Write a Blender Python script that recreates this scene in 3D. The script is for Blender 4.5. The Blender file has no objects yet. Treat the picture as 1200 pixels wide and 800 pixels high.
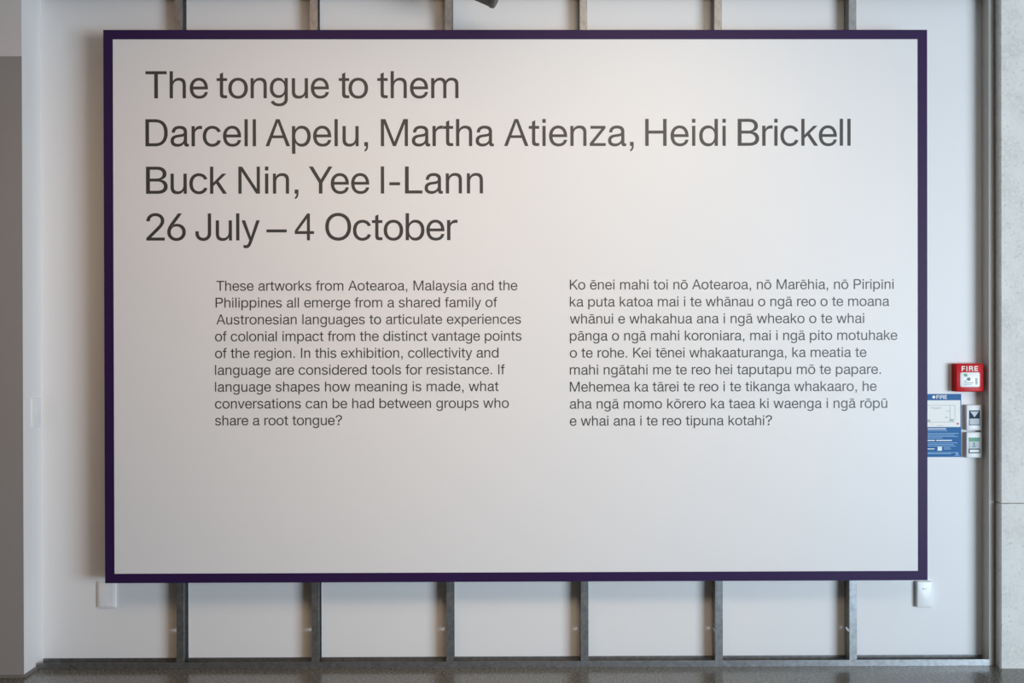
import bpy, bmesh, math, re
from mathutils import Vector, Matrix

C = bpy.context.scene.collection
S = bpy.context.scene

# ------------------------------------------------------------------ camera
cam_data = bpy.data.cameras.new('camera')
cam_data.sensor_fit = 'HORIZONTAL'
cam_data.sensor_width = 36.0
cam_data.lens = 36.0 * 1110.0 / 1200.0
cam_data.clip_start = 0.05
cam = bpy.data.objects.new('camera', cam_data)
C.objects.link(cam)
yaw, pitch, roll = -0.00609080, 0.00296418, -0.00212780
Ry = Matrix(((math.cos(yaw), 0, math.sin(yaw)), (0, 1, 0), (-math.sin(yaw), 0, math.cos(yaw))))
Rx = Matrix(((1, 0, 0), (0, math.cos(pitch), -math.sin(pitch)), (0, math.sin(pitch), math.cos(pitch))))
Rz = Matrix(((math.cos(roll), -math.sin(roll), 0), (math.sin(roll), math.cos(roll), 0), (0, 0, 1)))
B0 = Matrix(((1, 0, 0), (0, 0, -1), (0, 1, 0)))
Rcv = Rz @ Rx @ Ry @ B0                       # world -> x right, y down, z forward
Rw = Rcv.transposed() @ Matrix(((1, 0, 0), (0, -1, 0), (0, 0, -1)))
cam.matrix_world = Matrix.Translation((-0.04676, -4.14442, 1.46402)) @ Rw.to_4x4()
S.camera = cam

# ------------------------------------------------------------------ light and exposure
S.view_settings.view_transform = 'Standard'
S.view_settings.look = 'None'
S.view_settings.gamma = 1.0
S.view_settings.use_curve_mapping = False
S.view_settings.exposure = 0.0
S.cycles.max_bounces = 8
S.cycles.diffuse_bounces = 5

world = bpy.data.worlds.new('world')
S.world = world
world.use_nodes = True
bg = world.node_tree.nodes['Background']
bg.inputs['Color'].default_value = (1.0, 0.79, 0.62, 1)
bg.inputs['Strength'].default_value = 0.06


def area_light(name, loc, target, w, h, power, color):
    d = bpy.data.lights.new(name, 'AREA')
    d.shape = 'RECTANGLE'
    d.size, d.size_y = w, h
    d.energy = power
    d.color = color
    o = bpy.data.objects.new(name, d)
    o.location = loc
    o.rotation_euler = (Vector(target) - Vector(loc)).to_track_quat('-Z', 'Y').to_euler()
    C.objects.link(o)
    return o


# daylight from the tall windows on the right-hand side of the foyer, behind the camera
area_light('window_daylight', (6.6, -6.9, 1.4), (0, 0, 1.2), 3.8, 2.4, 435, (0.98, 0.97, 1.0))
# added low blue fill from the right, brightens the lower right wall
area_light('low_blue_fill', (5.2, -5.2, 0.7), (1, 0, 0.8), 3.0, 1.2, 155, (0.33, 0.70, 1.0))


def wash_light(name, loc, target, power, color, cone):
    d = bpy.data.lights.new(name, 'SPOT')
    d.energy = power
    d.color = color
    d.spot_size = math.radians(cone)
    d.spot_blend = 1.0
    d.shadow_soft_size = 0.75
    o = bpy.data.objects.new(name, d)
    o.location = loc
    o.rotation_euler = (Vector(target) - Vector(loc)).to_track_quat('-Z', 'Y').to_euler()
    C.objects.link(o)


# two warm ceiling washers over the board
wash_light('ceiling_washer', (1.0, -3.2, 3.6), (0.35, 0, 2.0), 375, (1.0, 0.785, 0.58), 62)
wash_light('ceiling_washer', (-1.2, -2.6, 3.6), (-1.2, 0, 1.6), 175, (1.0, 0.66, 0.42), 80)


# ------------------------------------------------------------------ materials
def mat(name, color, rough=0.6, metal=0.0, spec=0.5, var=0.0, scale=8.0, bump=0.0, bscale=60.0):
    m = bpy.data.materials.new(name)
    m.use_nodes = True
    nt = m.node_tree
    b = nt.nodes['Principled BSDF']
    b.inputs['Base Color'].default_value = (*color, 1)
    b.inputs['Roughness'].default_value = rough
    b.inputs['Metallic'].default_value = metal
    b.inputs['Specular IOR Level'].default_value = spec
    if var or bump:
        tc = nt.nodes.new('ShaderNodeTexCoord')
    if var:
        n = nt.nodes.new('ShaderNodeTexNoise')
        n.inputs['Scale'].default_value = scale
        n.inputs['Detail'].default_value = 4
        nt.links.new(tc.outputs['Object'], n.inputs['Vector'])
        r = nt.nodes.new('ShaderNodeValToRGB')
        r.color_ramp.elements[0].position = 0.3
        r.color_ramp.elements[1].position = 0.7
        r.color_ramp.elements[0].color = (*[c * (1 - var) for c in color], 1)
        r.color_ramp.elements[1].color = (*[min(1, c * (1 + var)) for c in color], 1)
        nt.links.new(n.outputs['Fac'], r.inputs['Fac'])
        nt.links.new(r.outputs['Color'], b.inputs['Base Color'])
    if bump:
        n2 = nt.nodes.new('ShaderNodeTexNoise')
        n2.inputs['Scale'].default_value = bscale
        n2.inputs['Detail'].default_value = 3
        nt.links.new(tc.outputs['Object'], n2.inputs['Vector'])
        bp = nt.nodes.new('ShaderNodeBump')
        bp.inputs['Strength'].default_value = bump
        bp.inputs['Distance'].default_value = 0.002
        nt.links.new(n2.outputs['Fac'], bp.inputs['Height'])
        nt.links.new(bp.outputs['Normal'], b.inputs['Normal'])
    return m


def speckled(name, base, dark, light, rough, scale, fine, bump=0.0, pits=False, spec=0.5):
    """Concrete / terrazzo: cloudy base, dark and light grains."""
    m = bpy.data.materials.new(name)
    m.use_nodes = True
    nt = m.node_tree
    N, L = nt.nodes, nt.links
    b = N['Principled BSDF']
    b.inputs['Roughness'].default_value = rough
    b.inputs['Specular IOR Level'].default_value = spec
    tc = N.new('ShaderNodeTexCoord')
    cl = N.new('ShaderNodeTexNoise'); cl.inputs['Scale'].default_value = scale; cl.inputs['Detail'].default_value = 5
    L.new(tc.outputs['Object'], cl.inputs['Vector'])
    r1 = N.new('ShaderNodeValToRGB')
    r1.color_ramp.elements[0].position = 0.3; r1.color_ramp.elements[1].position = 0.72
    r1.color_ramp.elements[0].color = (*[c * 0.9 for c in base], 1)
    r1.color_ramp.elements[1].color = (*[c * 1.08 for c in base], 1)
    L.new(cl.outputs['Fac'], r1.inputs['Fac'])
    g = N.new('ShaderNodeTexNoise'); g.inputs['Scale'].default_value = fine; g.inputs['Detail'].default_value = 3
    L.new(tc.outputs['Object'], g.inputs['Vector'])
    rd = N.new('ShaderNodeValToRGB')
    rd.color_ramp.elements[0].position = 0.30 if pits else 0.36
    rd.color_ramp.elements[1].position = 0.40 if pits else 0.5
    rd.color_ramp.elements[0].color = (1, 1, 1, 1); rd.color_ramp.elements[1].color = (0, 0, 0, 1)
    L.new(g.outputs['Fac'], rd.inputs['Fac'])
    mx = N.new('ShaderNodeMix'); mx.data_type = 'RGBA'
    L.new(rd.outputs['Color'], mx.inputs[0]); L.new(r1.outputs['Color'], mx.inputs[6])
    mx.inputs[7].default_value = (*dark, 1)
    rl = N.new('ShaderNodeValToRGB')
    rl.color_ramp.elements[0].position = 0.52; rl.color_ramp.elements[1].position = 0.66
    rl.color_ramp.elements[0].color = (0, 0, 0, 1); rl.color_ramp.elements[1].color = (1, 1, 1, 1)
    L.new(g.outputs['Fac'], rl.inputs['Fac'])
    mx2 = N.new('ShaderNodeMix'); mx2.data_type = 'RGBA'
    L.new(rl.outputs['Color'], mx2.inputs[0]); L.new(mx.outputs[2], mx2.inputs[6])
    mx2.inputs[7].default_value = (*light, 1)
    L.new(mx2.outputs[2], b.inputs['Base Color'])
    if bump:
        bp = N.new('ShaderNodeBump'); bp.inputs['Strength'].default_value = bump; bp.inputs['Distance'].default_value = 0.003
        L.new(g.outputs['Fac'], bp.inputs['Height']); L.new(bp.outputs['Normal'], b.inputs['Normal'])
    return m


M_WALL = mat('white_wall_paint', (0.80, 0.79, 0.78), 0.55, bump=0.05, bscale=90)
M_JAMB = mat('taupe_jamb', (0.58, 0.54, 0.49), 0.55)
M_GREY = mat('grey_wall_paint', (0.335, 0.30, 0.28), 0.6, bump=0.08, bscale=120)
M_BAND = mat('pale_wall_paint', (0.70, 0.64, 0.61), 0.6)
M_CEIL = mat('ceiling_paint', (0.55, 0.54, 0.52), 0.8)
M_FLOOR = speckled('polished_concrete', (0.150, 0.142, 0.118), (0.08, 0.075, 0.06), (0.235, 0.225, 0.195), 0.20, 3.0, 95.0, bump=0.05, spec=0.9)
M_CONC = speckled('precast_concrete', (0.73, 0.70, 0.655), (0.60, 0.575, 0.535), (0.77, 0.74, 0.695), 0.8, 9.0, 75.0, bump=0.12, pits=True, spec=0.3)
M_SKIRT = mat('skirting_vinyl', (0.20, 0.18, 0.16), 0.5)
M_STEEL = mat('galvanised_steel', (0.31, 0.315, 0.32), 0.44, metal=0.9, var=0.18, scale=45, bump=0.05, bscale=160)
M_BOARD = mat('white_vinyl_face', (0.79, 0.775, 0.765), 0.45, spec=0.4)
M_PURPLE = mat('purple_frame_paint', (0.029, 0.010, 0.062), 0.5, spec=0.22)
M_INK = mat('charcoal_vinyl_lettering', (0.040, 0.040, 0.040), 0.45, spec=0.5)
M_PLASTIC = mat('white_plastic', (0.80, 0.80, 0.80), 0.35)
M_RED = mat('red_plastic', (0.55, 0.004, 0.008), 0.35, spec=0.15)
M_BLUE = mat('blue_print', (0.012, 0.12, 0.32), 0.45, spec=0.15)
M_PAPER = mat('white_print', (0.80, 0.79, 0.74), 0.5)
M_PALEBLUE = mat('pale_blue_print', (0.22, 0.40, 0.62), 0.5)
M_LINE = mat('grey_print_line', (0.42, 0.42, 0.40), 0.5)
M_NAVY = mat('navy_print', (0.015, 0.028, 0.065), 0.5, spec=0.15)
M_GREYPRINT = mat('light_grey_print', (0.50, 0.54, 0.58), 0.5)
M_GREEN = mat('green_print', (0.08, 0.30, 0.17), 0.5)
M_BLACK = mat('black_plastic', (0.015, 0.015, 0.018), 0.4)
M_REDPRINT = mat('red_print', (0.55, 0.05, 0.04), 0.5)
M_SPOT = mat('dark_grey_metal', (0.10, 0.095, 0.09), 0.5, metal=0.3)

# ------------------------------------------------------------------ mesh helpers
def add_box(bm, x0, x1, y0, y1, z0, z1, bevel=0.0, seg=2):
    vs = [bm.verts.new(p) for p in ((x0, y0, z0), (x1, y0, z0), (x1, y1, z0), (x0, y1, z0),
                                    (x0, y0, z1), (x1, y0, z1), (x1, y1, z1), (x0, y1, z1))]
    fs = [bm.faces.new([vs[i] for i in f]) for f in ((3, 2, 1, 0), (4, 5, 6, 7), (0, 1, 5, 4), (1, 2, 6, 5), (2, 3, 7, 6), (3, 0, 4, 7))]
    if bevel:
        es = list({e for f in fs for e in f.edges})
        bmesh.ops.bevel(bm, geom=es, offset=bevel, segments=seg, profile=0.5, affect='EDGES')


def round_rect(x0, x1, z0, z1, r, n=5):
    pts = []
    for cx, cz, a0 in ((x1 - r, z1 - r, 0), (x0 + r, z1 - r, 90), (x0 + r, z0 + r, 180), (x1 - r, z0 + r, 270)):
        for i in range(n + 1):
            a = math.radians(a0 + 90 * i / n)
            pts.append((cx + r * math.cos(a), cz + r * math.sin(a)))
    return pts


def add_prism(bm, pts, y0, y1):
    """Outline in x,z (counter-clockwise seen from -y) given a thickness from y0 (front) to y1."""
    f = [bm.verts.new((x, y0, z)) for x, z in pts]
    b = [bm.verts.new((x, y1, z)) for x, z in pts]
    bm.faces.new(f)
    bm.faces.new(b[::-1])
    n = len(pts)
    for i in range(n):
        j = (i + 1) % n
        bm.faces.new((f[j], f[i], b[i], b[j]))


def plate_mesh(bm, x0, x1, z0, z1, y0, y1, r, edge):
    """Rounded-corner plate whose front edge is softened by a slope of width `edge`."""
    loops = []
    for ins, y in ((0.0, y1), (0.0, y0 + edge), (edge * 0.35, y0 + edge * 0.3), (edge, y0)):
        pts = round_rect(x0 + ins, x1 - ins, z0 + ins, z1 - ins, max(r - ins * 0.5, 0.001))
        loops.append([bm.verts.new((x, y, z)) for x, z in pts])
    n = len(loops[0])
    for a, b in zip(loops, loops[1:]):
        for i in range(n):
            j = (i + 1) % n
            bm.faces.new((a[i], a[j], b[j], b[i]))
    bm.faces.new(loops[-1])
    bm.faces.new(loops[0][::-1])


def add_tube(bm, p0, p1, r0, r1=None, n=32, cap=True):
    r1 = r0 if r1 is None else r1
    p0, p1 = Vector(p0), Vector(p1)
    q = (p1 - p0).to_track_quat('Z', 'Y')
    A = [bm.verts.new(p0 + q @ Vector((r0 * math.cos(2 * math.pi * i / n), r0 * math.sin(2 * math.pi * i / n), 0))) for i in range(n)]
    B = [bm.verts.new(p1 + q @ Vector((r1 * math.cos(2 * math.pi * i / n), r1 * math.sin(2 * math.pi * i / n), 0))) for i in range(n)]
    for i in range(n):
        j = (i + 1) % n
        bm.faces.new((A[i], A[j], B[j], B[i]))
    if cap:
        bm.faces.new(A[::-1])
        bm.faces.new(B)


def obj(name, bm, m, parent=None, smooth=False, loc=None):
    bmesh.ops.recalc_face_normals(bm, faces=bm.faces[:])
    me = bpy.data.meshes.new(name)
    bm.to_mesh(me)
    bm.free()
    me.materials.append(m)
    if smooth:
        for p in me.polygons:
            p.use_smooth = True
        me.set_sharp_from_angle(angle=math.radians(35))
    o = bpy.data.objects.new(name, me)
    C.objects.link(o)
    if parent is not None:
        o.parent = parent
    if loc:
        # geometry was written in world coordinates: move the origin to loc
        me.transform(Matrix.Translation(-Vector(loc)))
        o.location = loc
    elif parent is not None:
        me.transform(Matrix.Translation(-Vector(parent.location)))
    return o


def thing(name, label, cat, loc=(0, 0, 0), group=None):
    o = bpy.data.objects.new(name, None)
    o.empty_display_size = 0.05
    o.location = loc
    C.objects.link(o)
    return tag(o, label, cat, group)


def tag(o, label, cat, group=None):
    o['label'] = label
    o['category'] = cat
    if group:
        o['group'] = group
    return o


def struct(name, bm, m, label=None, smooth=False):
    o = obj(name, bm, m, smooth=smooth)
    o['kind'] = 'structure'
    if label:
        o['label'] = label
    return o


def box_obj(name, m, parent, *a, **k):
    bm = bmesh.new()
    add_box(bm, *a, **k)
    return obj(name, bm, m, parent)


# ------------------------------------------------------------------ lettering (outlines in 1/1000 em)
GLYPHS = {
  'b': (593, 'M317 -12C283 -12 255 -6 234 5C212 16 195 29 183 44C171 58 161 71 154 82L145 82L145 0L58 0L58 714L148 714L148 448L154 448C161 459 170 471 182 485C194 499 211 512 232 523C254 534 282 540 317 540C363 540 404 528 440 506C475 484 503 452 523 411C543 369 553 321 553 265C553 209 543 160 523 119C503 77 476 45 440 22C405 0 364 -12 317 -12 M304 66C338 66 367 74 391 92C414 110 432 133 444 164C456 194 462 228 462 266C462 303 456 337 444 367C432 396 415 420 391 437C368 454 338 463 304 463C269 463 241 455 217 438C194 421 176 398 164 369C152 340 146 305 146 266C146 226 152 192 164 162C176 132 194 108 218 91C241 74 270 66 304 66'),
  'c': (537, 'M281 -12C231 -12 187 0 150 23C112 46 83 78 62 119C41 161 30 208 30 263C30 319 41 367 62 409C83 450 112 482 150 505C187 528 231 540 281 540C308 540 333 536 357 529C381 522 403 512 422 500C442 487 459 471 473 452C487 433 497 412 504 389L419 368C415 382 409 394 401 406C393 417 383 427 371 436C360 445 346 451 331 456C316 461 299 463 281 463C244 463 214 454 191 435C167 417 149 393 138 363C126 332 120 299 120 263C120 228 126 195 138 165C149 135 167 111 191 92C214 74 244 65 281 65C299 65 316 68 332 72C347 77 361 84 373 93C384 101 395 112 403 124C411 137 417 150 421 164L506 144C499 119 489 98 475 79C461 60 444 44 424 30C404 16 382 6 358 -1C334 -8 308 -12 281 -12'),
  'd': (593, 'M276 -12C230 -12 189 0 153 22C118 45 90 77 70 119C50 160 40 209 40 265C40 321 50 369 70 411C91 452 118 484 154 506C190 528 230 540 277 540C311 540 339 534 361 523C382 512 399 499 411 485C423 471 433 459 439 448L445 448L445 714L535 714L535 0L448 0L448 82L439 82C433 71 423 58 411 44C398 29 381 16 360 5C338 -6 311 -12 276 -12 M290 66C323 66 352 74 376 91C399 108 417 132 429 162C441 192 447 226 447 266C447 305 441 340 429 369C417 398 400 421 376 438C353 455 324 463 290 463C255 463 225 454 202 437C178 420 161 396 149 367C137 337 131 303 131 266C131 228 137 194 149 164C161 133 179 110 203 92C226 74 255 66 290 66'),
  'e': (537, 'M424 165C412 101 362 64 282 64C180 64 127 140 123 234L509 234C516 390 446 541 274 541C127 541 30 423 30 266C35 102 118 -11 279 -11C405 -11 490 54 508 165 M419 309L123 309C128 395 187 465 270 465C356 465 414 396 419 309'),
  'f': (296, 'M101 0L101 455L10 455L10 530L101 530L101 590C101 678 156 725 249 725C262 725 280 724 296 720L296 645C282 649 265 650 252 650C208 650 187 633 187 590L187 530L290 530L290 455L187 455L187 0'),
  'g': (574, 'M279 -211C240 -211 206 -206 177 -196C148 -186 124 -172 105 -155C86 -137 71 -118 61 -97L132 -57C139 -68 148 -80 160 -92C171 -105 187 -115 206 -124C225 -132 249 -137 279 -137C322 -137 357 -126 384 -105C411 -85 425 -52 425 -8L425 96L418 96C411 85 402 72 390 58C379 44 363 32 342 22C322 12 295 7 262 7C220 7 182 17 148 37C114 58 87 88 67 126C48 165 38 213 38 268C38 323 48 371 67 412C87 452 113 484 147 506C181 528 220 540 264 540C297 540 324 534 344 523C365 512 381 500 392 485C404 471 413 458 419 448L427 448L427 532L510 532L510 -12C510 -59 500 -97 479 -126C458 -155 431 -177 396 -191C361 -205 322 -211 279 -211 M276 83C309 83 336 90 358 105C380 120 397 142 409 170C420 198 426 231 426 270C426 308 420 342 409 370C398 399 381 422 359 438C336 455 309 463 276 463C243 463 215 454 193 437C170 420 153 397 142 368C130 339 125 307 125 270C125 233 130 200 142 172C154 144 171 122 193 106C216 91 243 83 276 83'),
  'h': (556, 'M65 0L65 714L151 714L151 447C179 511 247 541 307 541C452 541 491 462 491 350L491 0L405 0L405 361C405 424 366 466 301 466C199 466 151 397 151 305L151 0'),
  'k': (519, 'M66 0L66 714L151 714L151 291L387 530L496 530L289 329L511 0L404 0L225 270L151 200L151 0'),
  'm': (853, 'M65 0L65 530L147 530L147 453C183 510 239 541 308 541C370 541 427 516 448 453C482 509 537 541 597 541C714 541 787 490 787 370L787 0L701 0L701 344C701 412 684 466 605 466C516 466 469 407 469 329L469 0L384 0L384 344C384 415 362 466 292 466C200 466 151 380 151 329L151 0'),
  'n': (556, 'M65 0L65 530L146 530L146 448C182 511 238 541 313 541C452 541 491 462 491 350L491 0L405 0L405 361C405 424 366 466 301 466C199 466 151 397 151 305L151 0'),
  'o': (574, 'M286 -12C236 -12 191 0 153 23C114 46 84 78 62 119C41 161 30 208 30 263C30 319 41 367 62 409C84 450 114 482 153 505C191 528 236 540 286 540C338 540 383 528 422 505C460 482 491 450 512 409C533 367 544 319 544 263C544 208 533 161 512 119C491 78 460 46 422 23C383 0 338 -12 286 -12 M286 65C324 65 355 74 380 92C404 111 423 135 435 165C447 195 452 228 452 263C452 299 447 332 435 362C423 393 404 417 380 435C355 454 324 463 286 463C249 463 219 454 194 435C170 417 152 393 140 363C128 332 122 299 122 263C122 228 128 195 140 165C152 135 170 111 194 92C219 74 249 65 286 65'),
  'p': (593, 'M58 -200L58 532L145 532L145 448L154 448C161 459 170 471 182 485C194 499 211 512 232 523C254 534 282 540 317 540C363 540 404 528 440 506C475 484 503 452 523 411C543 369 553 321 553 265C553 209 543 160 523 119C503 77 476 45 440 22C405 0 364 -12 317 -12C283 -12 256 -6 234 5C212 16 196 29 183 44C171 58 161 71 154 82L148 82L148 -200 M304 66C338 66 367 74 391 92C414 110 432 133 444 164C456 194 462 228 462 266C462 303 456 337 444 367C432 396 415 420 391 437C368 454 338 463 304 463C269 463 241 455 217 438C194 421 176 398 164 369C152 340 146 305 146 266C146 226 152 192 164 162C176 132 194 108 218 91C241 74 270 66 304 66'),
  'r': (333, 'M62 0L62 532L148 532L148 450L153 450C163 477 181 499 207 515C233 532 262 540 295 540L319 540L339 539L339 452L319 455C309 457 298 457 286 457C260 457 237 452 217 442C196 431 180 417 168 398C157 379 151 357 151 333L151 0'),
  's': (500, 'M245 -12C206 -12 172 -6 142 5C112 16 88 32 69 53C49 75 36 101 30 132L116 149C123 120 138 99 160 85C182 71 210 64 243 64C282 64 313 72 336 87C359 103 370 122 370 144C370 163 364 178 350 190C336 203 316 212 288 218L196 239C146 250 109 268 84 292C59 316 47 347 47 384C47 415 55 442 73 465C91 489 116 507 147 520C177 533 213 540 252 540C290 540 323 534 350 523C377 512 399 496 416 476C433 456 445 433 452 407L370 389C364 409 351 427 333 443C315 459 288 467 252 467C219 467 192 459 170 445C148 430 137 412 137 389C137 369 145 353 159 341C175 329 198 320 229 313L314 294C365 282 402 265 426 241C451 217 463 186 463 149C463 118 454 90 435 66C417 42 391 23 358 9C326 -5 287 -12 245 -12'),
  'u': (556, 'M491 530L491 0L410 0L410 82C374 19 318 -11 243 -11C104 -11 65 68 65 180L65 530L151 530L151 169C151 106 190 64 255 64C357 64 405 133 405 225L405 530'),
  'v': (500, 'M5 530L98 530L249 97L251 97L403 530L495 530L298 0L200 0'),
  'w': (758, 'M8 530L100 530L208 112L210 112L331 530L428 530L549 112L551 112L660 530L750 530L596 0L502 0L380 411L378 411L257 0L161 0'),
  'x': (518, 'M8 0L200 275L20 530L125 530L259 335L392 530L494 530L309 279L510 0L404 0L255 216L111 0'),
  'y': (500, 'M10 530L106 530L256 98L401 530L492 530L276 -67C240 -160 202 -204 129 -204C104 -204 83 -201 60 -193L60 -115C80 -121 99 -125 117 -125C153 -125 172 -110 187 -72L214 0'),
  'z': (480, 'M28 0L28 70L338 455L48 455L48 530L445 530L445 465L132 75L452 75L452 0'),
  'A': (648, 'M2 0L279 714L372 714L648 0L552 0L473 212L173 212L95 0 M200 285L448 285L326 622L322 622'),
  'B': (685, 'M78 0L78 714L365 714C421 714 468 706 505 689C541 672 569 649 587 620C605 592 615 560 615 525C615 494 609 469 596 449C584 429 568 413 548 401C528 389 506 380 482 374L482 368C508 366 534 359 559 345C584 331 605 311 621 285C638 260 646 228 646 191C646 155 637 123 618 94C599 65 570 42 529 25C489 8 438 0 374 0 M180 80L371 80C434 80 479 91 506 112C533 133 547 160 547 192C547 216 540 238 526 258C512 278 493 294 468 306C442 318 412 324 377 324L180 324 M180 401L360 401C390 401 417 406 440 416C463 426 482 440 496 458C509 476 516 498 516 522C516 554 504 581 479 602C454 623 416 634 364 634L180 634'),
  'D': (704, 'M78 0L78 714L326 714C546 714 664 585 664 361C664 137 546 0 326 0 M172 80L334 80C430 80 570 110 570 350C570 560 480 634 330 634L172 634'),
  'H': (722, 'M78 0L78 714L170 714L170 405L552 405L552 714L644 714L644 0L552 0L552 325L170 325L170 0'),
  'J': (519, 'M233 -10C172 -10 122 9 83 46C44 83 25 136 25 204L25 243L113 243L113 204C113 160 124 127 146 104C168 81 197 70 233 70C268 70 297 81 319 104C341 127 352 160 352 204L352 714L440 714L440 204C440 136 421 83 382 46C344 9 294 -10 233 -10'),
  'K': (667, 'M78 0L78 714L172 714L172 358L529 714L648 714L341 413L667 0L548 0L275 348L172 248L172 0'),
  'L': (556, 'M78 0L78 714L176 714L176 80L537 80L537 0'),
  'N': (722, 'M78 0L78 714L178 714L561 127L561 714L645 714L645 0L545 0L162 585L162 0'),
  'O': (760, 'M381 -10C315 -10 256 5 205 35C154 65 113 107 83 162C54 217 39 281 39 357C39 432 54 497 83 552C113 607 154 649 205 679C256 709 315 724 381 724C446 724 505 709 556 679C607 649 648 607 677 552C706 497 721 432 721 357C721 281 706 217 677 162C648 107 607 65 556 35C505 5 446 -10 381 -10 M381 74C426 74 467 85 505 107C542 128 572 160 593 202C615 244 626 296 626 357C626 418 615 470 593 512C572 554 542 586 505 607C467 629 426 640 381 640C335 640 293 629 256 607C219 585 189 553 167 511C145 469 134 418 134 357C134 296 145 245 167 202C189 160 219 129 256 107C293 85 335 74 381 74'),
  'P': (648, 'M78 0L78 714L372 714C520 714 605 633 605 500C605 367 520 286 372 286L172 286L172 0 M172 366L340 366C452 366 510 410 510 500C510 590 452 634 340 634L172 634'),
  'T': (574, 'M8 714L567 714L567 634L335 634L335 0L240 0L240 634L8 634'),
  'Y': (611, 'M-5 714L103 714L308 370L513 714L615 714L352 283L352 0L258 0L258 283'),
  '2': (556, 'M31 0L31 67L285 321C314 349 338 375 357 396C375 418 389 439 399 458C409 478 413 499 413 521C413 547 407 569 394 588C382 606 365 620 343 630C321 640 297 645 269 645C240 645 214 639 193 628C171 617 154 601 143 580C131 560 125 536 125 508L34 508C34 551 44 588 64 621C85 653 113 678 149 696C185 715 226 724 271 724C317 724 357 715 392 697C427 679 454 655 474 625C494 595 504 560 504 523C504 496 499 471 489 446C479 421 461 394 437 363C412 333 378 295 334 252L163 85L163 80L516 80L516 0'),
  '6': (556, 'M278 -10C230 -10 188 0 152 21C115 41 86 69 65 104C44 140 34 181 34 227C34 261 42 297 58 335C74 373 103 421 144 478L317 714L421 714L165 367L157 367C163 380 173 392 186 404C199 415 214 424 232 431C250 437 269 441 291 441C337 441 377 432 412 413C446 395 473 370 492 337C511 304 521 265 521 221C521 176 510 136 489 102C468 67 439 40 403 20C366 0 325 -10 278 -10 M278 68C307 68 333 75 356 88C378 101 396 119 409 142C422 165 429 191 429 221C429 250 422 277 409 300C396 322 378 340 356 353C333 366 307 372 278 372C248 372 222 366 199 353C176 340 158 323 145 300C132 278 126 252 126 222C126 192 132 166 145 143C158 119 176 101 199 88C222 75 248 68 278 68'),
  '4': (556, 'M345 0L345 168L26 168L26 258L353 709L425 709L425 244L532 244L532 168L425 168L425 0 M345 244L345 574L105 244'),
  '?': (556, 'M206 213L206 223C206 266 211 299 221 322C230 345 244 364 263 378C281 392 303 405 327 418C352 432 372 449 388 469C403 488 411 512 411 539C411 561 405 580 393 597C382 613 366 626 346 634C326 643 303 648 278 648C255 648 234 644 214 635C194 627 177 614 164 597C151 580 144 558 142 531L40 531C41 572 53 606 74 635C96 664 124 686 160 701C195 716 234 724 278 724C325 724 366 716 400 700C435 684 462 662 481 633C500 605 510 572 510 536C510 497 500 464 481 437C462 409 435 385 400 366C377 354 358 342 344 330C329 318 319 304 313 288C307 272 303 250 303 222L303 213 M256 -6C236 -6 219 0 205 12C191 25 184 40 184 58C184 75 191 90 205 103C219 115 236 121 256 121C276 121 293 115 307 103C321 90 328 75 328 58C328 40 321 25 307 12C293 0 276 -6 256 -6'),
  'E': (611, 'M78 0L78 714L563 714L563 634L178 634L178 401L536 401L536 321L178 321L178 80L567 80L567 0'),
  'F': (574, 'M78 0L78 714L536 714L536 634L174 634L174 391L502 391L502 310L174 310L174 0'),
  'R': (685, 'M78 0L78 714L412 714C546 714 627 644 627 532C627 449 592 380 506 355C588 340 605 279 612 208C618 137 614 57 660 0L555 0C524 33 541 121 535 201C529 271 512 309 420 309L172 309L172 0 M172 389L372 389C460 389 533 412 533 512C533 580 496 634 400 634L172 634'),
  'a': (537, 'M523 68L523 1C508 -6 486 -9 468 -9C424 -9 396 14 394 71C350 16 288 -11 222 -11C112 -11 40 44 40 139C40 248 112 288 213 303L306 316C367 324 389 336 389 376C389 432 347 462 276 462C200 462 159 432 153 358L69 358C73 481 157 539 281 539C391 539 474 497 474 386L474 112C474 78 482 62 505 62C511 62 517 64 523 68 M389 272C368 254 338 250 300 245L232 235C164 225 128 195 128 142C128 92 165 64 235 64C330 64 389 120 389 186'),
  't': (315, 'M101 640L187 682L187 530L290 530L290 455L187 455L187 137C187 91 200 78 240 78L290 78L290 0L222 0C130 0 101 28 101 122L101 455L14 455L14 530L101 530'),
  ',': (278, 'M92 107L191 107L191 2C191 -72 160 -128 98 -146L98 -98C128 -82 141 -48 141 0L92 0'),
  '.': (278, 'M92 0L92 107L191 107L191 0'),
  'i': (222, 'M69 0L69 530L155 530L155 0 M67 612L67 714L158 714L158 612'),
  'ı': (222, 'M69 0L69 530L155 530L155 0'),
  'l': (222, 'M68 0L68 714L154 714L154 0'),
  'I': (259, 'M86 0L86 714L173 714L173 0'),
  'M': (871, 'M78 0L78 714L199 714L436 112L673 714L793 714L793 0L709 0L709 592L476 0L396 0L163 592L163 0'),
  '-': (389, 'M53 218L53 298L336 298L336 218'),
  '–': (600, 'M32 212L32 290L568 290L568 212'),
}


MACRON = {'ā': 'a', 'ē': 'e', 'ī': 'ı', 'ō': 'o', 'ū': 'u'}
KERN = {'Ye': -70, 'Yo': -60, 'To': -50, 'y.': -40, 'r,': -50, 'r.': -50, 'e,': 0, 'y,': -50, 'Ko': -20, 'Ke': -20}


def glyph(ch):
    if ch in MACRON:
        adv, d = GLYPHS[MACRON[ch]]
        c = adv / 2
        w = 100 if ch == 'ī' else 140
        return adv, d + ' M%d 612L%d 674L%d 674L%d 612' % (c - w, c - w, c + w, c + w)
    return GLYPHS[ch]


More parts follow.
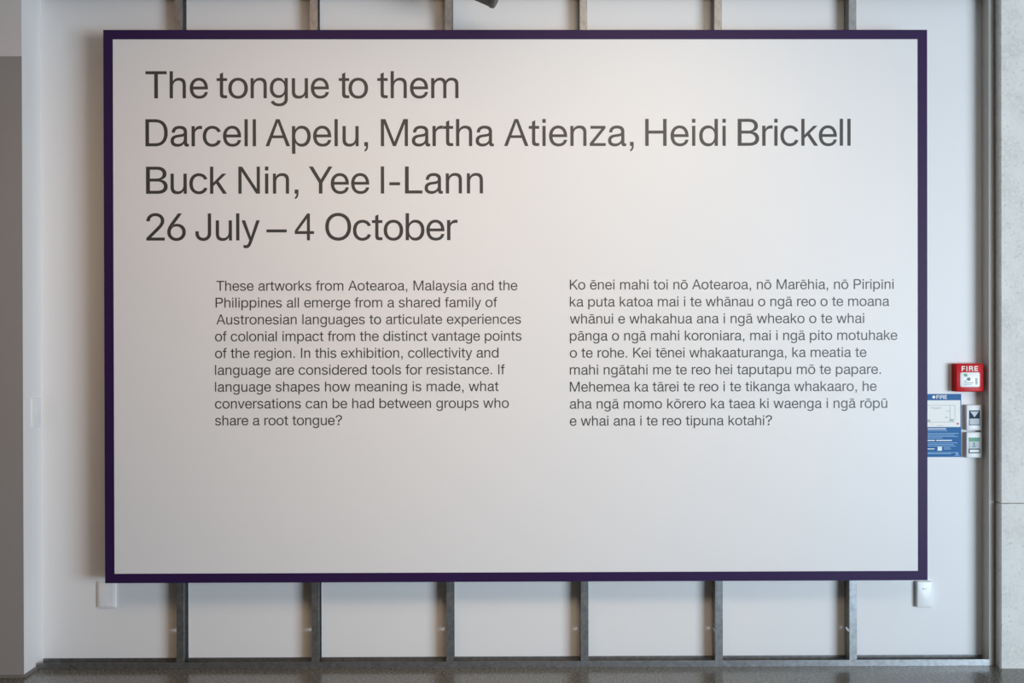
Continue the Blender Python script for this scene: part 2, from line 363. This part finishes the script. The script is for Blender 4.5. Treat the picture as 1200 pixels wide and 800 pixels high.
def run(text, track):
    """Pen positions of a text; returns list of (char, x) and the ink extent."""
    x, out = 0.0, []
    for i, ch in enumerate(text):
        if ch == ' ':
            x += 278 + track
            continue
        if i:
            x += KERN.get(text[i - 1] + ch, 0)
        out.append((ch, x))
        x += glyph(ch)[0] + track
    def ext(ch):
        xs = [float(v) for v in re.findall(r'-?\d+', glyph(ch)[1])][0::2]
        return min(xs), max(xs)
    return out, out[0][1] + ext(out[0][0])[0], out[-1][1] + ext(out[-1][0])[1]


def add_glyphs(cu, chars, x0, z0, k):
    for ch, gx in chars:
        for sub in glyph(ch)[1].split(' M'):
            cmds = re.findall(r'([MLC])([^MLC]+)', sub if sub[0] == 'M' else 'M' + sub)
            P = []                                   # [handle_left, co, handle_right]
            for c, a in cmds:
                v = [float(t) for t in a.split()]
                if c in 'ML':
                    P.append([None, (v[0], v[1]), None])
                else:
                    P[-1][2] = (v[0], v[1])
                    P.append([(v[2], v[3]), (v[4], v[5]), None])
            if len(P) > 1 and P[0][1] == P[-1][1]:
                P[0][0] = P[-1][0]
                P.pop()
            sp = cu.splines.new('BEZIER')
            sp.bezier_points.add(len(P) - 1)
            sp.use_cyclic_u = True
            sp.resolution_u = 8
            n = len(P)
            for i, (hl, co, hr) in enumerate(P):
                bp = sp.bezier_points[i]
                bp.handle_left_type = bp.handle_right_type = 'FREE'
                f = lambda q: (x0 + (gx + q[0]) * k, z0 + q[1] * k, 0)
                bp.co = f(co)
                bp.handle_left = f(hl if hl else co)
                bp.handle_right = f(hr if hr else co)


def lettering(name, rows, size, m, parent, y, thick=0.0006, label=None, bold=0.0):
    """rows: (text, x_start, x_end, baseline); each row is tracked to span its measured width."""
    cu = bpy.data.curves.new(name, 'CURVE')
    cu.dimensions = '2D'
    cu.fill_mode = 'BOTH'
    cu.extrude = thick / 2
    cu.offset = bold
    for text, xa, xb, zb in rows:
        k = size / 1000.0
        if len(text) > 1:
            _, a0, b0 = run(text, 0.0)
            track = ((xb - xa) / k - (b0 - a0)) / (len(text) - 1)
        else:
            track = 0.0
        chars, a, b = run(text, track)
        add_glyphs(cu, chars, xa - a * k, zb, k)
    tmp = bpy.data.objects.new(name, cu)
    me = bpy.data.meshes.new_from_object(tmp)
    bpy.data.objects.remove(tmp)
    me.transform(Matrix.Translation((0, y - thick / 2, 0)) @ Matrix.Rotation(math.pi / 2, 4, 'X'))
    me.transform(Matrix.Translation(-Vector(parent.location)))
    me.materials.clear()
    me.materials.append(m)
    o = bpy.data.objects.new(name, me)
    o.parent = parent
    C.objects.link(o)
    if label:
        o['label'] = label
    return o


# ------------------------------------------------------------------ the room
WY = 0.137          # face of the white back wall
FY = 0.073          # front plane of the steel framing
LX = -2.141         # white return on the left
RX = 2.131          # right end of the framing
CEIL = 3.70

bm = bmesh.new(); add_box(bm, -6.0, 7.0, -7.0, WY + 0.2, -0.15, 0.0); struct('floor', bm, M_FLOOR)
bm = bmesh.new(); add_box(bm, -6.0, 4.0, -4.5, WY + 0.2, CEIL, CEIL + 0.15); struct('ceiling', bm, M_CEIL)
bm = bmesh.new(); add_box(bm, LX, 3.70, WY, WY + 0.2, 0.0, CEIL); struct('wall_back', bm, M_WALL)
# left: a grey wall end facing the room whose white side runs back to the framed wall
bm = bmesh.new(); add_box(bm, LX - 0.02, LX, -0.028, WY + 0.2, 0.0, CEIL); struct('wall_left_return', bm, M_WALL)
bm = bmesh.new(); add_box(bm, -4.2, LX - 0.02, -0.030, WY + 0.2, 0.0, 2.690); add_box(bm, LX - 0.02, LX, -0.030, -0.028, 0.0, 2.690); struct('wall_left', bm, M_GREY)
bm = bmesh.new(); add_box(bm, -4.2, LX - 0.02, -0.030, WY + 0.2, 2.690, CEIL); add_box(bm, LX - 0.02, LX, -0.030, -0.028, 2.690, CEIL); struct('wall_left_upper', bm, M_BAND)
bm = bmesh.new(); add_box(bm, -4.2, LX - 0.0005, -0.034, -0.0302, 0.0, 0.012); struct('baseboard_left', bm, M_SKIRT)
bm = bmesh.new(); add_box(bm, LX - 0.001, LX + 0.006, -0.03, FY - 0.002, 0.0, 0.013); struct('trim_1', bm, M_SKIRT)

# right: precast concrete column, two blocks with an open joint, chipped foot
def column_block(bm, z0, z1, foot=False):
    x0, x1, y0, y1, ch = 2.137, 3.70, 0.030, WY - 0.001, 0.006
    front = [(x0 + ch, y0), (x1, y0), (x1, y1), (x0, y1), (x0, y0 + ch)]
    rows = []
    n = 1
    for z in (z0, z1):
        rows.append([bm.verts.new((x, y, z)) for x, y in front])
    for i in range(5):
        j = (i + 1) % 5
        bm.faces.new((rows[0][i], rows[0][j], rows[1][j], rows[1][i]))
    bm.faces.new(rows[0][::-1]); bm.faces.new(rows[1])
bm = bmesh.new()
column_block(bm, 0.0, 0.7290)
column_block(bm, 0.7345, CEIL)
add_box(bm, 2.150, 3.69, 0.050, WY - 0.002, 0.70, 0.76)
struct('wall_right', bm, M_CONC)

# ------------------------------------------------------------------ steel framing
def stud_mesh(bm, x0, z0, z1, holes):
    """C-stud: web on its left side with service holes, flanges front and back with short lips."""
    t, w, d, lip = 0.0016, 0.0330, WY - FY - 0.001, 0.007
    xa, xb, ya, yb = x0, x0 + w, FY, FY + d
    add_box(bm, xa, xb, ya, ya + t, z0, z1)                 # front flange
    add_box(bm, xa, xb, yb - t, yb, z0, z1)                 # back flange
    add_box(bm, xb - t, xb, ya + t, ya + lip, z0, z1)       # lips
    add_box(bm, xb - t, xb, yb - lip, yb - t, z0, z1)
    # web with punched horizontal slots
    hy0, hy1, hh = ya + 0.005, ya + 0.052, 0.0060
    zc = z0
    for h in holes:
        add_box(bm, xa, xa + t, ya + t, yb - t, zc, h - hh)
        add_box(bm, xa, xa + t, ya + t, hy0, h - hh, h + hh)
        add_box(bm, xa, xa + t, hy1, yb - t, h - hh, h + hh)
        zc = h + hh
    add_box(bm, xa, xa + t, ya + t, yb - t, zc, z1)


bm = bmesh.new()
stud_mesh(bm, 0.0, 0.0025, 3.08, [0.155, 0.755, 1.355, 1.955, 2.555])
stud0 = obj('steel_stud', bm, M_STEEL)
SX0 = -1.51602
names = ['leftmost vertical galvanised steel stud behind the board, nearest the left return wall',
         'second vertical galvanised steel stud from the left, behind the board',
         'third vertical galvanised steel stud from the left, just left of the hanging lamp',
         'fourth vertical galvanised steel stud from the left, just right of the hanging lamp',
         'fifth vertical galvanised steel stud from the left, second from the right-hand end',
         'rightmost of the six studs that show above and below the board']
for i in range(6):
    o = stud0 if i == 0 else stud0.copy()
    if i:
        C.objects.link(o)
    o.location = (SX0 + 0.6 * i, 0, 0)
    tag(o, names[i], 'stud', 'steel studs of the open wall frame')

# jamb in one even taupe tone, closing the framed wall against the concrete column
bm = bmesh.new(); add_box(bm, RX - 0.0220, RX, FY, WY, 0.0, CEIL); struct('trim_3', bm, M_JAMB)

# floor track, its front leg in two lengths' butt joint
bm = bmesh.new()
x0, x1 = LX + 0.003, RX - 0.0225
add_box(bm, x0, x1, FY - 0.0020, FY - 0.0004, 0.0, 0.0275)
add_box(bm, x0, x1, FY - 0.0004, WY - 0.0004, 0.0, 0.0020)
add_box(bm, x0, x1, WY - 0.0009, WY - 0.0004, 0.0020, 0.0275)
tag(obj('floor_track', bm, M_STEEL), 'long galvanised steel channel along the floor under the studs', 'track')

# head track above the picture
bm = bmesh.new()
add_box(bm, x0, x1, FY - 0.0020, FY - 0.0004, 3.000, 3.085)
add_box(bm, x0, x1, FY - 0.0004, WY, 3.083, 3.085)
o = obj('trim_2', bm, M_STEEL); o['kind'] = 'structure'

# ------------------------------------------------------------------ the exhibition board
ZB, ZT = 0.40094, 2.81270
board = thing('exhibition_board', 'big white exhibition text board with a dark purple frame, fixed on the studs', 'sign', (0, 0, ZB))
FW = 0.0405
box_obj('panel', M_BOARD, board, -1.8 + FW, 1.8 - FW, 0.0, FY - 0.003, ZB + FW, ZT - FW)
fr = bmesh.new()
add_box(fr, -1.8, -1.8 + FW, -0.002, FY - 0.0025, ZB, ZT)
add_box(fr, 1.8 - FW, 1.8, -0.002, FY - 0.0025, ZB, ZT)
add_box(fr, -1.8 + FW, 1.8 - FW, -0.002, FY - 0.0025, ZT - FW, ZT)
add_box(fr, -1.8 + FW, 1.8 - FW, -0.002, FY - 0.0025, ZB, ZB + FW)
obj('frame', fr, M_PURPLE, board)

HS = 0.1655          # em of the heading
Z1, Z2, Z3, Z4 = 2.5152, 2.3060, 2.0992, 1.8952
lettering('title', [('The', -1.6178, -1.3448, Z1), ('tongue', -1.3083, -0.8174, Z1), ('to', -0.7757, -0.648, Z1), ('them', -0.6077, -0.253, Z1)],
          HS, M_INK, board, 0.0, label='large title line reading The tongue to them')
lettering('name_list', [('Darcell', -1.6185, -1.1372, Z2), ('Apelu,', -1.0955, -0.6485, Z2), ('Martha', -0.5926, -0.0987, Z2),
                        ('Atienza,', -0.0543, 0.5129, Z2), ('Heidi', 0.5634, 0.9168, Z2), ('Brickell', 0.9688, 1.4643, Z2),
                        ('Buck', -1.6166, -1.2642, Z3), ('Nin,', -1.2144, -0.9529, Z3), ('Yee', -0.9071, -0.6427, Z3), ('I-Lann', -0.5932, -0.1469, Z3)],
          HS, M_INK, board, 0.0, label='two large lines listing five artists')
lettering('date_line', [('26', -1.6161, -1.4444, Z4), ('July', -1.4024, -1.1216, Z4), ('–', -1.093, -1.0055, Z4), ('4', -0.9691, -0.8816, Z4), ('October', -0.8362, -0.2585, Z4)],
          HS, M_INK, board, 0.0, label='large line reading 26 July – 4 October')
EN = [('These artworks from Aotearoa, Malaysia and the', -1.3117, 0.0029), ('Philippines all emerge from a shared family of', -1.3153, -0.0861),
      ('Austronesian languages to articulate experiences', -1.3122, 0.0179), ('of colonial impact from the distinct vantage points', -1.3184, 0.0200),
      ('of the region. In this exhibition, collectivity and', -1.3186, -0.0806), ('language are considered tools for resistance. If', -1.3188, -0.0535),
      ('language shapes how meaning is made, what', -1.3190, -0.0809), ('conversations can be had between groups who', -1.3193, -0.0359),
      ('share a root tongue?', -1.3195, -0.7650)]
MI = [('Ko ēnei mahi toi nō Aotearoa, nō Marēhia, nō Piripīni', 0.2322, 1.6526), ('ka puta katoa mai i te whānau o ngā reo o te moana', 0.2321, 1.6334),
      ('whānui e whakahua ana i ngā wheako o te whai', 0.2319, 1.5230), ('pānga o ngā mahi koroniara, mai i ngā pito motuhake', 0.2318, 1.6689),
      ('o te rohe. Kei tēnei whakaaturanga, ka meatia te', 0.2316, 1.5330), ('mahi ngātahi me te reo hei taputapu mō te papare.', 0.2315, 1.5963),
      ('Mehemea ka tārei te reo i te tikanga whakaaro, he', 0.2313, 1.5775), ('aha ngā momo kōrero ka taea ki waenga i ngā rōpū', 0.2312, 1.6240),
      ('e whai ana i te reo tipuna kotahi?', 0.2310, 1.1180)]
BS = 0.0606
lettering('paragraph', [(t_, a, b, 1.6758 - 0.07345 * i) for i, (t_, a, b) in enumerate(EN)], BS, M_INK, board, 0.0,
          label='English paragraph in small grey type on the left')
lettering('paragraph', [(t_, a, b, 1.6785 - 0.07448 * i) for i, (t_, a, b) in enumerate(MI)], BS, M_INK, board, 0.0,
          label='Māori paragraph in small grey type on the right')

# ------------------------------------------------------------------ wall fittings
def wall_plate(x0, x1, z0, z1, th, label, cat, rocker):
    t_ = thing('wall_plate', label, cat, ((x0 + x1) / 2, WY, (z0 + z1) / 2))
    bm = bmesh.new(); plate_mesh(bm, x0, x1, z0, z1, WY - th, WY, 0.006, 0.004)
    obj('plate', bm, M_PLASTIC, t_, smooth=True)
    return t_


p = wall_plate(-1.8902, -1.8085, 0.2555, 0.3740, 0.011, 'white wall plate at the lower left corner of the board, partly behind it', 'wall plate', False)
bm = bmesh.new(); plate_mesh(bm, -1.8830, -1.8157, 0.2635, 0.3660, WY - 0.0135, WY - 0.0112, 0.004, 0.0018)
obj('cover', bm, M_PLASTIC, p, smooth=True)
p = wall_plate(1.8050, 1.8760, 0.2470, 0.3640, 0.022, 'white wall plate at the lower right corner of the board', 'wall plate', True)
bm = bmesh.new(); plate_mesh(bm, 1.8300, 1.8500, 0.3290, 0.3350, WY - 0.0250, WY - 0.0222, 0.002, 0.001)
obj('rocker', bm, M_PLASTIC, p, smooth=True)

# plate on the white return, seen nearly edge-on
p = thing('light_switch', 'white switch plate seen nearly edge-on on the left return wall', 'switch', (LX, 0.075, 1.14))
bm = bmesh.new(); plate_mesh(bm, -0.037, 0.037, -0.066, 0.066, -0.009, 0.0, 0.005, 0.003)
o = obj('plate', bm, M_PLASTIC, None, smooth=True)
o.parent = p
o.rotation_euler = (0, 0, math.pi / 2)
bm = bmesh.new(); plate_mesh(bm, -0.010, 0.010, -0.018, 0.018, -0.0125, -0.0092, 0.003, 0.001)
o = obj('rocker', bm, M_PLASTIC, None, smooth=True)
o.parent = p
o.rotation_euler = (0, 0, math.pi / 2)

# red fire call point
fx0, fx1, fz0, fz1, fy = 1.9720, 2.0980, 1.2215, 1.3475, WY - 0.042
p = thing('fire_call_point', 'red square fire alarm call point with white window above the two small plates', 'fire alarm', ((fx0 + fx1) / 2, WY, (fz0 + fz1) / 2))
bm = bmesh.new(); plate_mesh(bm, fx0, fx1, fz0, fz1, fy, WY, 0.004, 0.0035)
obj('housing', bm, M_RED, p, smooth=True)
sx = (fx1 - fx0) / 34.0
U = lambda u: fx0 + (u - 1118.6) * sx            # position across the face
V = lambda v: fz1 - (v - 425.5) * (fz1 - fz0) / 33.0
bm = bmesh.new(); plate_mesh(bm, U(1123.6), U(1147.4), V(453.0), V(435.6), fy - 0.0015, fy - 0.0001, 0.008, 0.0008)
win = obj('window', bm, M_PLASTIC, p, smooth=True)
def flat(name, m, parent, x0, x1, z0, z1, y, th=0.0005):
    return box_obj(name, m, parent, x0, x1, y - th, y, z0, z1)
def sub(name, m, parent, holder, rects, y, th=0.0005):
    """several printed marks of one colour as one part"""
    bm = bmesh.new()
    for a in rects:
        add_box(bm, a[0], a[1], y - th, y, a[2], a[3])
    o = obj(name, bm, m)
    o.data.transform(Matrix.Translation(-Vector(holder)))
    o.parent = parent
    return o
H = tuple(p.location)
bm = bmesh.new(); add_tube(bm, (U(1133.9), fy - 0.0035, V(443.6)), (U(1133.9), fy - 0.0016, V(443.6)), 0.0075, n=20)
o = obj('push_mark', bm, M_BLACK); o.data.transform(Matrix.Translation(-Vector(H))); o.parent = win
sub('printed_marks', M_GREEN, win, H, [(U(1128.2), U(1132.0), V(440.6), V(437.4)), (U(1128.5), U(1131.5), V(446.2), V(445.2))], fy - 0.0016)
sub('printed_marks', M_LINE, win, H, [(U(1128.5), U(1139.5), V(448.6), V(447.2)), (U(1128.5), U(1138), V(450.4), V(449.6)), (U(1142), U(1144.5), V(450), V(442.5))], fy - 0.0016)
lettering('lettering', [('FIRE', U(1125.6), U(1144.9), V(433.9))], 0.0285, M_PAPER, p, fy - 0.0001, label='white word FIRE', bold=0.0010)

# blue fire action notice, running behind the board
bx0, bx1, bz0, bz1, by = 1.8120, 2.0137, 0.9245, 1.2094, WY - 0.004
p = thing('fire_notice', 'blue and white fire action notice on the wall, partly hidden behind the board', 'sign', ((bx0 + bx1) / 2, WY, (bz0 + bz1) / 2))
H = tuple(p.location)
box_obj('backing', M_BLUE, p, bx0, bx1, by, WY - 0.0002, bz0, bz1)
U = lambda u: 1.8588 + (u - 1086.0) * (bx1 - 1.8588) / 39.9
V = lambda v: bz1 - (v - 461.7) * (bz1 - bz0) / 73.4
sub('site_plan', M_PAPER, p, H, [(bx0 + 0.006, U(1124.8), V(500.2), V(469.0))], by - 0.0001)
plan = [(U(1086.5), U(1118.5), V(475.2), V(474.7)), (U(1086.5), U(1118.5), V(494.7), V(494.2)), (U(1112.6), U(1113.1), V(492), V(475.2)), (U(1118.2), U(1118.7), V(492.0), V(475.2)),
        (U(1089.5), U(1102.5), V(478.3), V(477.6)), (U(1094), U(1100), V(479.3), V(478.8)), (U(1107), U(1110), V(489.5), V(488.5)), (U(1112), U(1117), V(493.6), V(491.0)), (U(1086.5), U(1089.6), V(494), V(491.4)),
        (U(1108), U(1112), V(482), V(481.4)), (U(1097), U(1104), V(498.6), V(498.1))]
sub('plan_lines', M_LINE, p, H, plan, by - 0.0007, 0.0003)
sub('plan_marker', M_REDPRINT, p, H, [(U(1120.4), U(1123.0), V(497.4), V(495.4))], by - 0.0007, 0.0003)
bm = bmesh.new(); add_tube(bm, (U(1093.8), by - 0.0006, V(465.2)), (U(1093.8), by - 0.0001, V(465.2)), 0.0070, n=20)
o = obj('round_symbol', bm, M_PAPER); o.data.transform(Matrix.Translation(-Vector(H))); o.parent = p
lettering('heading', [('FIRE', U(1097.0), U(1109.0), V(467.2))], 0.0225, M_PAPER, p, by - 0.0001, label='white word FIRE', bold=0.0005)
bold = [(U(1086.5), U(1108.2), V(502.9), V(501.8)), (U(1086.5), U(1095), V(516.4), V(515.2)), (U(1096.5), U(1115), V(516.4), V(515.2)), (U(1086.5), U(1094.5), V(526.2), V(525.2)), (U(1098.2), U(1103.2), V(527.8), V(523.2))]
for r_ in bold:
    sub('text_line', M_PAPER, p, H, [r_], by - 0.0001, 0.0004)
fine = [(U(1086.5), U(1110), V(504.9), V(504.3))] + [(U(1086.5), U(u), V(v + 0.5), V(v - 0.2)) for u, v in ((1123, 507.5), (1118, 509.3), (1122, 511.1), (1104, 512.9), (1121.5, 518.6), (1117, 520.4), (1119.5, 522.2), (1122, 529.8), (1114, 531.2))]
fine += [(U(1105.5), U(1113), V(524.8), V(524.1)), (U(1105.5), U(1114), V(526.4), V(525.7)), (U(1118), U(1124), V(533.6), V(533.0)), (U(1119.5), U(1122.5), V(532.4), V(530.6))]
sub('small_print', M_PALEBLUE, p, H, fine, by - 0.0001, 0.0004)

# two small white call plates under the fire call point
def call_plate(z0, z1, label):
    x0, x1, th = 2.0275, 2.0985, 0.024
    t_ = thing('call_plate', label, 'switch', ((x0 + x1) / 2, WY, (z0 + z1) / 2), 'white plates under the fire call point')
    bm = bmesh.new(); plate_mesh(bm, x0, x1, z0, z1, WY - th, WY, 0.005, 0.0035)
    obj('plate', bm, M_PLASTIC, t_, smooth=True)
    return t_, x0, x1, WY - th
p, x0, x1, y0 = call_plate(1.0460, 1.1610, 'upper small white wall plate, with a navy sticker holding a pale triangle')
H = tuple(p.location)
U = lambda u: x0 + (u - 1132.0) * (x1 - x0) / 18.9
V = lambda v: 1.1610 - (v - 473.6) * (1.1610 - 1.0460) / 30.4
st = flat('sticker', M_NAVY, None, U(1135.1), U(1148.3), V(498.0), V(480.0), y0 - 0.0001)
st.data.transform(Matrix.Translation(-Vector(H))); st.parent = p
bm = bmesh.new(); add_prism(bm, [(U(1136.4), V(481.3)), (U(1141.7), V(488.3)), (U(1147.0), V(481.3))][::1], y0 - 0.0009, y0 - 0.0007)
o = obj('triangle', bm, M_GREYPRINT); o.data.transform(Matrix.Translation(-Vector(H))); o.parent = st
sub('text_field', M_GREYPRINT, st, H, [(U(1135.9), U(1147.5), V(497.2), V(489.9))], y0 - 0.0007, 0.0003)
for r_ in ((U(1137.5), U(1146.3), V(492.6), V(491.9)), (U(1138.5), U(1145.3), V(494.4), V(493.8)), (U(1138), U(1145.8), V(496.2), V(495.6))):
    sub('text_line', M_LINE, st, H, [r_], y0 - 0.0011, 0.0002)
p, x0, x1, y0 = call_plate(0.9220, 1.0380, 'lower small white wall plate, with a green banded sticker')
H = tuple(p.location)
V = lambda v: 1.0380 - (v - 505.6) * (1.0380 - 0.9220) / 30.2
st = flat('sticker', M_LINE, None, U(1134.5), U(1148.3), V(530.4), V(511.6), y0 - 0.0001)
st.data.transform(Matrix.Translation(-Vector(H))); st.parent = p
sub('green_band', M_GREEN, st, H, [(U(1135.0), U(1147.8), V(516.4), V(512.2))], y0 - 0.0007, 0.0003)
sub('text_field', M_GREYPRINT, st, H, [(U(1135.2), U(1147.6), V(524.6), V(516.6))], y0 - 0.0007, 0.0003)
sub('symbol', M_GREEN, st, H, [(U(1139.6), U(1142.2), V(519.6), V(518.0)), (U(1140.2), U(1141.8), V(521.0), V(519.6)), (U(1139.2), U(1142.8), V(523.0), V(521.4))], y0 - 0.0011, 0.0002)
bd = sub('name_strip', M_NAVY, st, H, [(U(1134.6), U(1148.2), V(530.2), V(524.9))], y0 - 0.0007, 0.0003)
sub('strip_paper', M_PAPER, bd, H, [(U(1135.7), U(1147.2), V(529.2), V(526.0))], y0 - 0.0011, 0.0002)

# ------------------------------------------------------------------ lamp poking into the top of the view
d = Vector((math.cos(math.radians(24)), 0.0, -math.sin(math.radians(24))))
u = Vector((math.sin(math.radians(24)), 0.0, math.cos(math.radians(24))))
end = Vector((-0.0985, -0.2, 2.8365)) + u * 0.052
p = thing('spotlight', 'dark grey spotlight head hanging at the top edge, over the middle of the board', 'lamp', tuple(end - d * 0.09))
bm = bmesh.new()
prev = None
rings = [(0.0, 0.046), (0.004, 0.050), (0.018, 0.052), (0.020, 0.049), (0.125, 0.049), (0.150, 0.042), (0.158, 0.030)]
q = d.to_track_quat('Z', 'Y')
loops = []
for s_, r_ in rings:
    loops.append([bm.verts.new(end - d * s_ + q @ Vector((r_ * math.cos(2 * math.pi * i / 40), r_ * math.sin(2 * math.pi * i / 40), 0))) for i in range(40)])
for a, b in zip(loops, loops[1:]):
    for i in range(40):
        j = (i + 1) % 40
        bm.faces.new((a[i], a[j], b[j], b[i]))
bm.faces.new(loops[0]); bm.faces.new(loops[-1][::-1])
obj('lamp_head', bm, M_SPOT, p, smooth=True)
mid = end - d * 0.09
bm = bmesh.new()
add_tube(bm, mid + Vector((0, 0, 0.048)), (mid.x, mid.y, CEIL - 0.03), 0.011, n=16)
obj('stem', bm, M_SPOT, p, smooth=True)
bm = bmesh.new()
add_tube(bm, (mid.x, mid.y, CEIL - 0.03), (mid.x, mid.y, CEIL), 0.045, n=32)
obj('ceiling_mount', bm, M_SPOT, p, smooth=True)
